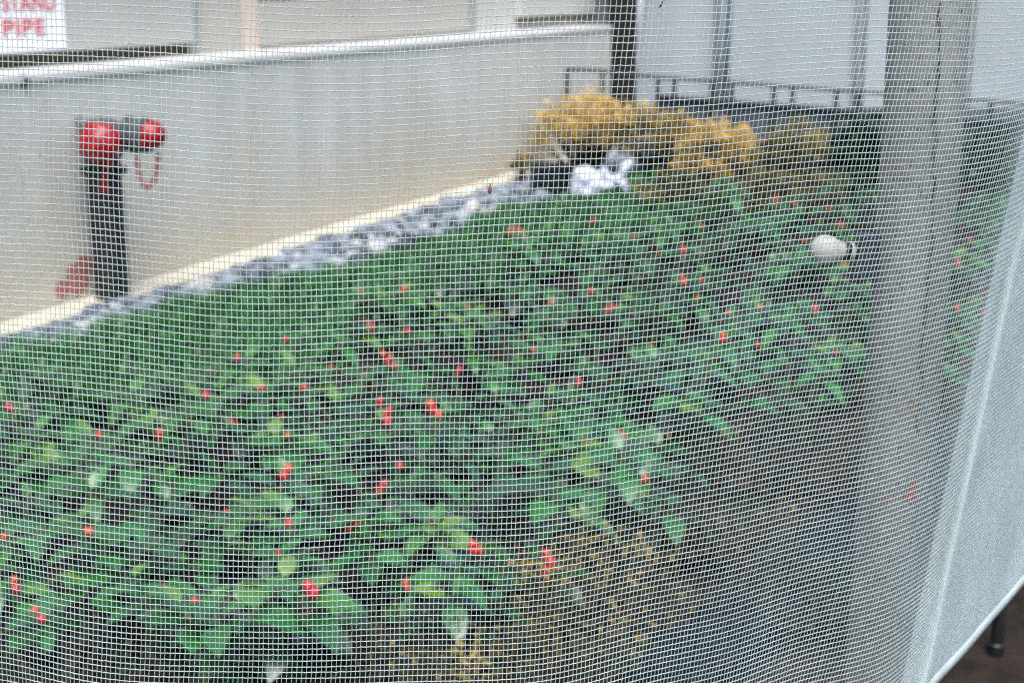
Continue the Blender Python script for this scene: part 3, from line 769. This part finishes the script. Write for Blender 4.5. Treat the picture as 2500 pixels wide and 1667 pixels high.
# ------------------------------------------------------------------ black tub and crumpled white bag
YC = float(ground(1340, 482)[1])
P = ground(1345, 480); r_ = 56*YC/FPX
tub = tag(empty('plastic_tub', tuple(P)), 'black plastic tub under the golden shrub, behind the white bag', 'tub')
hh = at(1345, 402, P[1])[2]
mb = MB(); mb.lathe([(0, r_*.82), (hh*.93, r_), (hh*.93, r_*1.07), (hh, r_*1.07), (hh, r_*.96), (hh*.7, r_*.9)], P, (0, 0, 1), 28)
local(auto_smooth(mb.build('tub_body', M['black_plastic'], tub)))
mb = MB(); mb.lathe([(0, r_*.9), (.01, r_*.9), (.012, 0)], P+np.array([0, 0, hh*.72]), (0, 0, 1), 24); local(mb.build('potting_soil', M['soil'], tub))
YW = P[1]-.22
bagc = at(1440, 455, YW); bx = YW/FPX
bag = tag(empty('plastic_bag', (bagc[0], YW, 0)), 'crumpled white plastic bag with a knotted tail lying beside the tub', 'bag')
outl = [(1392, 482), (1394, 440), (1404, 411), (1432, 402), (1462, 420), (1492, 436), (1506, 452), (1494, 472), (1468, 484), (1440, 494), (1412, 492)]
V = []; F = []; no = len(outl)
def bagpt(px, py, d): p = at(px, py, YW); p[1] += d; return p
cxp, cyp = 1440, 452
for f, d in ((1.0, .0), (.80, -.035), (.45, -.060)):
    for k, (px, py) in enumerate(outl):
        V.append(bagpt(cxp+(px-cxp)*f+random.uniform(-5, 5)*(f < 1), cyp+(py-cyp)*f+random.uniform(-5, 5)*(f < 1), d+random.uniform(-.018, .018)))
V.append(bagpt(cxp-8, cyp+6, -.045))
for f, d in ((.75, .05),):
    for px, py in outl: V.append(bagpt(cxp+(px-cxp)*f, cyp+(py-cyp)*f, d+random.uniform(-.01, .01)))
V.append(bagpt(cxp, cyp, .07))
for j in range(2):
    for k in range(no):
        k2 = (k+1) % no; F += [(j*no+k, j*no+k2, (j+1)*no+k2), (j*no+k, (j+1)*no+k2, (j+1)*no+k)]
ce = 3*no
for k in range(no):
    k2 = (k+1) % no; F += [(2*no+k, 2*no+k2, ce), (k2, k, ce+1+k), (k2, ce+1+k, ce+1+k2), (ce+1+k2, ce+1+k, ce+1+no)]
local(mesh_obj('bag_body', V, F, M['bag'], bag, False))
tail = [at(px, py, YW-.02) for px, py in ((1465, 425), (1490, 438), (1515, 432), (1527, 408), (1538, 392))]
mb = MB(); mb.tube(tail, [20*bx, 10*bx, 9*bx, 14*bx, 5*bx], 6)
tail = [at(px, py, YW-.02) for px, py in ((1505, 432), (1524, 448), (1530, 468))]
mb.tube(tail, [9*bx, 12*bx, 4*bx], 6)
local(mesh_obj('knotted_tail', np.vstack(mb.V)+rng.normal(0, .004, (mb.n, 3)), mb.F, M['bag'], bag, False))

# ------------------------------------------------------------------ net
NZ0 = H-.585; NZ1 = H+.24; ZM = H-.22
ks = np.array([-.70, -.16, 0, .22, .35, .415, .462, .508, .543, .578, .618, .658, .70, 1.6]); kt = np.radians([-17, -12, 0, 18, 26, 32, 40, 50, 58, 64, 67, 57, 54, 54])
sf = np.linspace(-.70, 1.6, 4601); tf = np.interp(sf, ks, kt)
k_ = 25; tf = np.convolve(np.pad(tf, k_, 'edge'), np.ones(2*k_+1)/(2*k_+1), 'valid')
ds = sf[1]-sf[0]
xf = np.cumsum(np.cos(tf))*ds; yf = np.cumsum(np.sin(tf))*ds
i0 = np.argmin(abs(sf)); xf += -.14-xf[i0]; yf += .775-yf[i0]
def smooth01(t): t = np.clip(t, 0, 1); return t*t*(3-2*t)
def net_point(s, z, out=0.0):
    """surface of the hanging net: s along it, z height"""
    th = np.interp(s, sf, tf); X = np.interp(s, sf, xf); Y = np.interp(s, sf, yf)
    k = .125*smooth01((s-.12)/.38)
    X = X+k*(z-ZM)
    flat = 1-.85*smooth01((s-.44)/.10)
    w_ = flat*(.0050*np.sin(9*s+2.2*z+.5)+.0032*np.sin(21*s-5*z+1.0)+.0016*np.sin(46*s+9*z))+.004*np.sin(7*z+3*s)*(1-smooth01((s-.4)/.1))
    w_ = w_+out
    return np.stack([X+np.sin(th)*w_, Y-np.cos(th)*w_, z+0*X], -1)
du, dv = .00292, .00395
us = np.arange(-.60, 1.15, du); vs = np.arange(NZ0, NZ1, dv)
us = us+rng.normal(0, du*.05, len(us)); vs = vs+rng.normal(0, dv*.035, len(vs))
U, Vv = np.meshgrid(us, vs, indexing='ij')
sag = .010*np.sin(2.2*(U+.05))**2*0+(-.004)*np.sin(6.0*U+.8)+.0022*np.sin(13*U+4*Vv)+.0012*np.sin(31*U-8*Vv)
Zg = Vv+sag*smooth01((Vv-NZ0)/.05)+rng.normal(0, .00007, U.shape)
Sg = U+.055*(Vv-ZM)+.0011*np.sin(17*Vv+5*U)+.0006*np.sin(60*Vv+11*U)+rng.normal(0, .00007, U.shape)
Pn = net_point(Sg, Zg)
def threads(P, rad, sides=4):
    """tubes along axis 1 of P[n, m, 3]"""
    n, m, _ = P.shape
    T = np.gradient(P, axis=1); T /= np.linalg.norm(T, axis=2, keepdims=True)+1e-12
    ref = np.array([.2, -1., .15]); A = np.cross(T, ref); A /= np.linalg.norm(A, axis=2, keepdims=True); Bq = np.cross(T, A)
    rr = rad*(1+rng.uniform(-.12, .12, (n, m, 1)))
    ang = np.arange(sides)*2*math.pi/sides+.4
    ring = np.stack([P+rr*(A*math.cos(a)+Bq*math.sin(a)) for a in ang], 2)      # n,m,sides,3
    V = ring.reshape(-1, 3)
    idx = np.arange(n*m*sides).reshape(n, m, sides)
    a = idx[:, :-1, :]; b = idx[:, 1:, :]
    F = np.stack([a, np.roll(a, -1, 2), np.roll(b, -1, 2), b], -1).reshape(-1, 4)
    return V, F
V1, F1 = threads(Pn, .00024, 3)
P2 = np.swapaxes(Pn, 0, 1).copy()
alt = (np.arange(P2.shape[1]) % 2)[None, :, None]*2-1
P2[:, :, 2:3] += alt*.00010
V2, F2 = threads(P2, .00034, 3)
i_c = int(np.searchsorted(us, .545))
Pd = net_point(Sg[i_c:]+du*.5, Zg[i_c:]+dv*.45, -.0062+.003*np.sin(30*Sg[i_c:]))
V3, F3 = threads(Pd, .00022, 3); P4 = np.swapaxes(Pd, 0, 1).copy(); V4, F4 = threads(P4, .00030, 3)
# a border of closely woven cloth is sewn to the net behind the corner
cu_ = np.r_[np.arange(.619, .75, .004), np.arange(.75, 1.13, .012)]; cz_ = np.linspace(NZ0+.001, NZ1, 90)
CU, CZ = np.meshgrid(cu_, cz_, indexing='ij')
PC = net_point(CU+.055*(CZ-ZM)+.0015*np.sin(40*CZ), CZ, -.0022); nc, mc = CU.shape
ci = np.arange(nc*mc).reshape(nc, mc)
CF = np.stack([ci[:-1, :-1], ci[1:, :-1], ci[1:, 1:], ci[:-1, 1:]], -1).reshape(-1, 4)
net = tag(empty('mesh_net', (0, .775, NZ0)), 'white fine mesh net hanging across the whole view and folding round the grey post', 'net')
nb_ = fast_quads('netting', np.vstack([V1, V2]), np.vstack([F1, F2+len(V1)]), M['net'], net); local(nb_)
local(fast_quads('folded_netting', np.vstack([V3, V4]), np.vstack([F3, F4+len(V3)]), M['net'], net))
local(fast_quads('cloth_border', PC.reshape(-1, 3), CF, M['cloth'], net))
# sewn hem along the lower edge
hs = np.arange(-.60, 1.13, .004); rows_ = [(-.0012, .0007), (-.0018, -.0007), (.003, -.0009), (.011, -.0007), (.0115, .0007), (.003, .0010)]
HV = np.concatenate([net_point(hs, np.full_like(hs, NZ0+dz), o_)[:, None] for dz, o_ in rows_], 1)
q_ = net_point(*np.meshgrid(np.arange(.4, .7, .003), np.arange(NZ0, NZ1, .01), indexing='ij')); print('POST GAP', (np.hypot(q_[..., 0]-.3180, q_[..., 1]-1.10)).min()-.0304)
n = len(hs); HV = HV.reshape(-1, 3); HF = []
for i in range(n-1):
    for j in range(6):
        HF.append((i*6+j, i*6+(j+1) % 6, (i+1)*6+(j+1) % 6, (i+1)*6+j))
local(mesh_obj('hem', HV, HF, M['net'], net))
print('NET faces', len(F1)+len(F2))

# ------------------------------------------------------------------ grey post behind the net, its clamp and small things
PX, PY, PR = .3180, 1.10, .0304
post = tag(empty('grey_post', (PX, PY, 0)), 'weathered round grey post standing just behind the net', 'post')
mb = MB(); n = 40; Vp = []; Fp = []; hz = np.arange(-.06, 2.2, .02)
for z in hz:
    for k in range(n):
        q = 2*math.pi*k/n; rr = PR*(1+.012*math.sin(3*q+9*z)+.008*math.sin(7*q-21*z)); Vp.append((PX+rr*math.cos(q), PY+rr*math.sin(q), z))
for i in range(len(hz)-1):
    for k in range(n): Fp.append((i*n+k, i*n+(k+1) % n, (i+1)*n+(k+1) % n, (i+1)*n+k))
Fp.append(tuple((len(hz)-1)*n+k for k in range(n)))
shaft_F = len(Fp)
def patch(mb, q, z, ra, rz, lift=.0009, n=14, rag=.35):
    V = []; 
    for i in range(n):
        a = 2*math.pi*i/n; f = random.uniform(1-rag, 1+rag*.4); qq = q+ra*f*math.cos(a)/PR; rr = PR*1.022+lift
        V.append((PX+rr*math.cos(qq), PY+rr*math.sin(qq), z+rz*f*math.sin(a)))
    rr = PR*1.022+lift; V.append((PX+rr*math.cos(q), PY+rr*math.sin(q), z))
    mb.add(V, [(n, i, (i+1) % n) for i in range(n)])
def post_at(px, py):
    """angle and height on the post under a pixel"""
    d = ray(px, py); o = np.array([0, 0, H]); a = d[0]**2+d[1]**2; b_ = 2*(-PX*d[0]-PY*d[1]); c_ = PX**2+PY**2-PR**2
    disc = b_*b_-4*a*c_
    t = (-b_-math.sqrt(max(disc, 0)))/(2*a); P = o+t*d
    return math.atan2(P[1]-PY, P[0]-PX), P[2]
mb = MB()
cpts = [(2293, 0), (2294, 70), (2292, 150), (2290, 200), (2281, 290), (2282, 330), (2278, 470), (2274, 520), (2276, 555), (2262, 720), (2258, 780), (2249, 830), (2246, 880), (2250, 920), (2240, 1000), (2236, 1060)]
for (x0, y0), (x1, y1) in zip(cpts[:-1], cpts[1:]):
    L = max(1, int((y1-y0)/7))
    for i in range(L):
        if random.random() < .25: continue
        f = i/L; q_, z_ = post_at(x0+(x1-x0)*f+random.uniform(-4, 4), y0+(y1-y0)*f)
        patch(mb, q_, z_, random.uniform(.0005, .0015), random.uniform(.0008, .0026), .0006+random.uniform(0, .0004), 8, .5)
for i in range(90):
    q_, z_ = post_at(random.uniform(2130, 2300)-0*1, random.uniform(0, 1660)); patch(mb, q_, z_, random.uniform(.0004, .0011), random.uniform(.0005, .0016), .0006+random.uniform(0, .0004), 7, .5)
n_cr = len(mb.F)
for px, py, a, z in ((2227, 1195, .0042, .0046), (2222, 1212, .0050, .0036), (2229, 1182, .0030, .003), (2164, 1215, .0012, .003), (2200, 1123, .0010, .0014), (2247, 1150, .001, .001)):
    q_, z_ = post_at(px, py); patch(mb, q_, z_, a, z, .0012, 12, .5)
off = len(Vp); po = mesh_obj('post_shaft', np.vstack([np.array(Vp)]+mb.V), Fp+[tuple(k+off for k in f) for f in mb.F], M['post'], post); local(po)
po.data.materials.append(M['crack']); po.data.materials.append(M['rust'])
po.data.polygons.foreach_set('material_index', [0]*shaft_F+[1]*n_cr+[2]*(len(mb.F)-n_cr))

KY = PY-.004
clamp = tag(empty('clamp', tuple(at(2120, 615, KY))), 'dark clamp on the grey post with a round white plastic knob', 'clamp')
k0 = at(2055, 612, KY); kk = KY/FPX
ax = at(2000, 607, KY-.004)-k0; ax /= np.linalg.norm(ax)
mb = MB(); mb.lathe([(-.001, .0070), (.002, .0074), (.0055, .0088), (.0085, .0102), (.0115, .0110), (.015, .0113), (.0185, .0107), (.0215, .0091), (.024, .0064), (.0256, .0033), (.0261, 0)], k0, ax, 26)
local(mb.build('knob', M['white_knob'], clamp))
mb = MB(); mb.lathe([(-.0055, .0078), (-.0012, .0082), (-.0012, 0)], k0, ax, 24); local(mb.build('collar', M['black_plastic'], clamp))
mb = MB(); mb.lathe([(-.010, .0070), (-.0058, .0075), (-.0058, 0)], k0, ax, 20); local(mb.build('washer', M['white_knob'], clamp))
pl = at(2105, 625, KY); mb = MB(); mb.box(pl+np.array([.002, 0, 0]), (.016, .018, .036), None, .002)
mb.box(at(2093, 662, KY), (.012, .014, .018), None, .002)
for dz in (-.010, .010):
    ring = [(PX+(PR+.0022)*math.cos(q), PY+(PR+.0022)*math.sin(q), pl[2]+dz) for q in np.linspace(math.pi*.5, math.pi*1.08, 14)]
    mb.tube(ring, .0022, 6)
local(mb.build('bracket', M['dark_steel'], clamp, False))

# black leg seen under the hem
g = ground(2432, 1575); leg = tag(empty('black_leg', tuple(g)), 'thin black metal leg standing on the pavement below the net hem', 'leg')
mb = MB(); mb.tube([(g[0], g[1], -.015), (g[0]+.004, g[1], .33)], .0115, 14); local(auto_smooth(mb.build('tube', M['black_plastic'], leg)))
mb = MB(); mb.lathe([(-.018, .0145), (.004, .0145), (.007, .0118), (.007, 0)], g+np.array([0, 0, 0]), (0, 0, 1), 14); local(auto_smooth(mb.build('foot', M['black_plastic'], leg)))

# seed and specks caught on the net
def net_at(px, py):
    d = ray(px, py); o = np.array([0, 0, H]); lo, best = None, 1e9
    t = .78
    for _ in range(40):
        P = o+t*d; s_ = np.interp(P[0]-.125*smooth01(0)*0, xf, sf); Q = net_point(np.array([s_]), np.array([P[2]]))[0]; t += (Q[1]-P[1])/d[1]*.9
    return o+(t-.0012)*d
c = net_at(1196, 463); mb = MB(); mb.lathe([(-.0028, .0002), (-.0018, .0009), (0, .0011), (.0016, .0007), (.0034, .0002)], c, (.08, .02, 1), 10)
tag(mb.build('seed', M['seed']), 'tiny brown seed husk caught on the net above the gravel strip', 'seed')
mb = MB()
for px, py, r_ in ((1613, 15, .0007), (1616, 8, .0005), (1610, 18, .0004), (1617, 4, .0003)):
    V, F = sphere_v(net_at(px, py), r_, 6); mb.add(V, F)
tag(mb.build('dirt_fleck', M['speck']), 'black dirt fleck stuck to the net before the tent', 'dirt')
V, F = leaf_shape(.075, .006, .2, .3); g = ground(868, 1080, .03)
mb = MB(); mb.add(V@rot(1.0, .35, .2).T+np.array([g[0], g[1], .012]), F); tag(mb.build('dry_leaf', M['straw']), 'dry straw coloured leaf blade on bare soil among the berry plants', 'leaf')
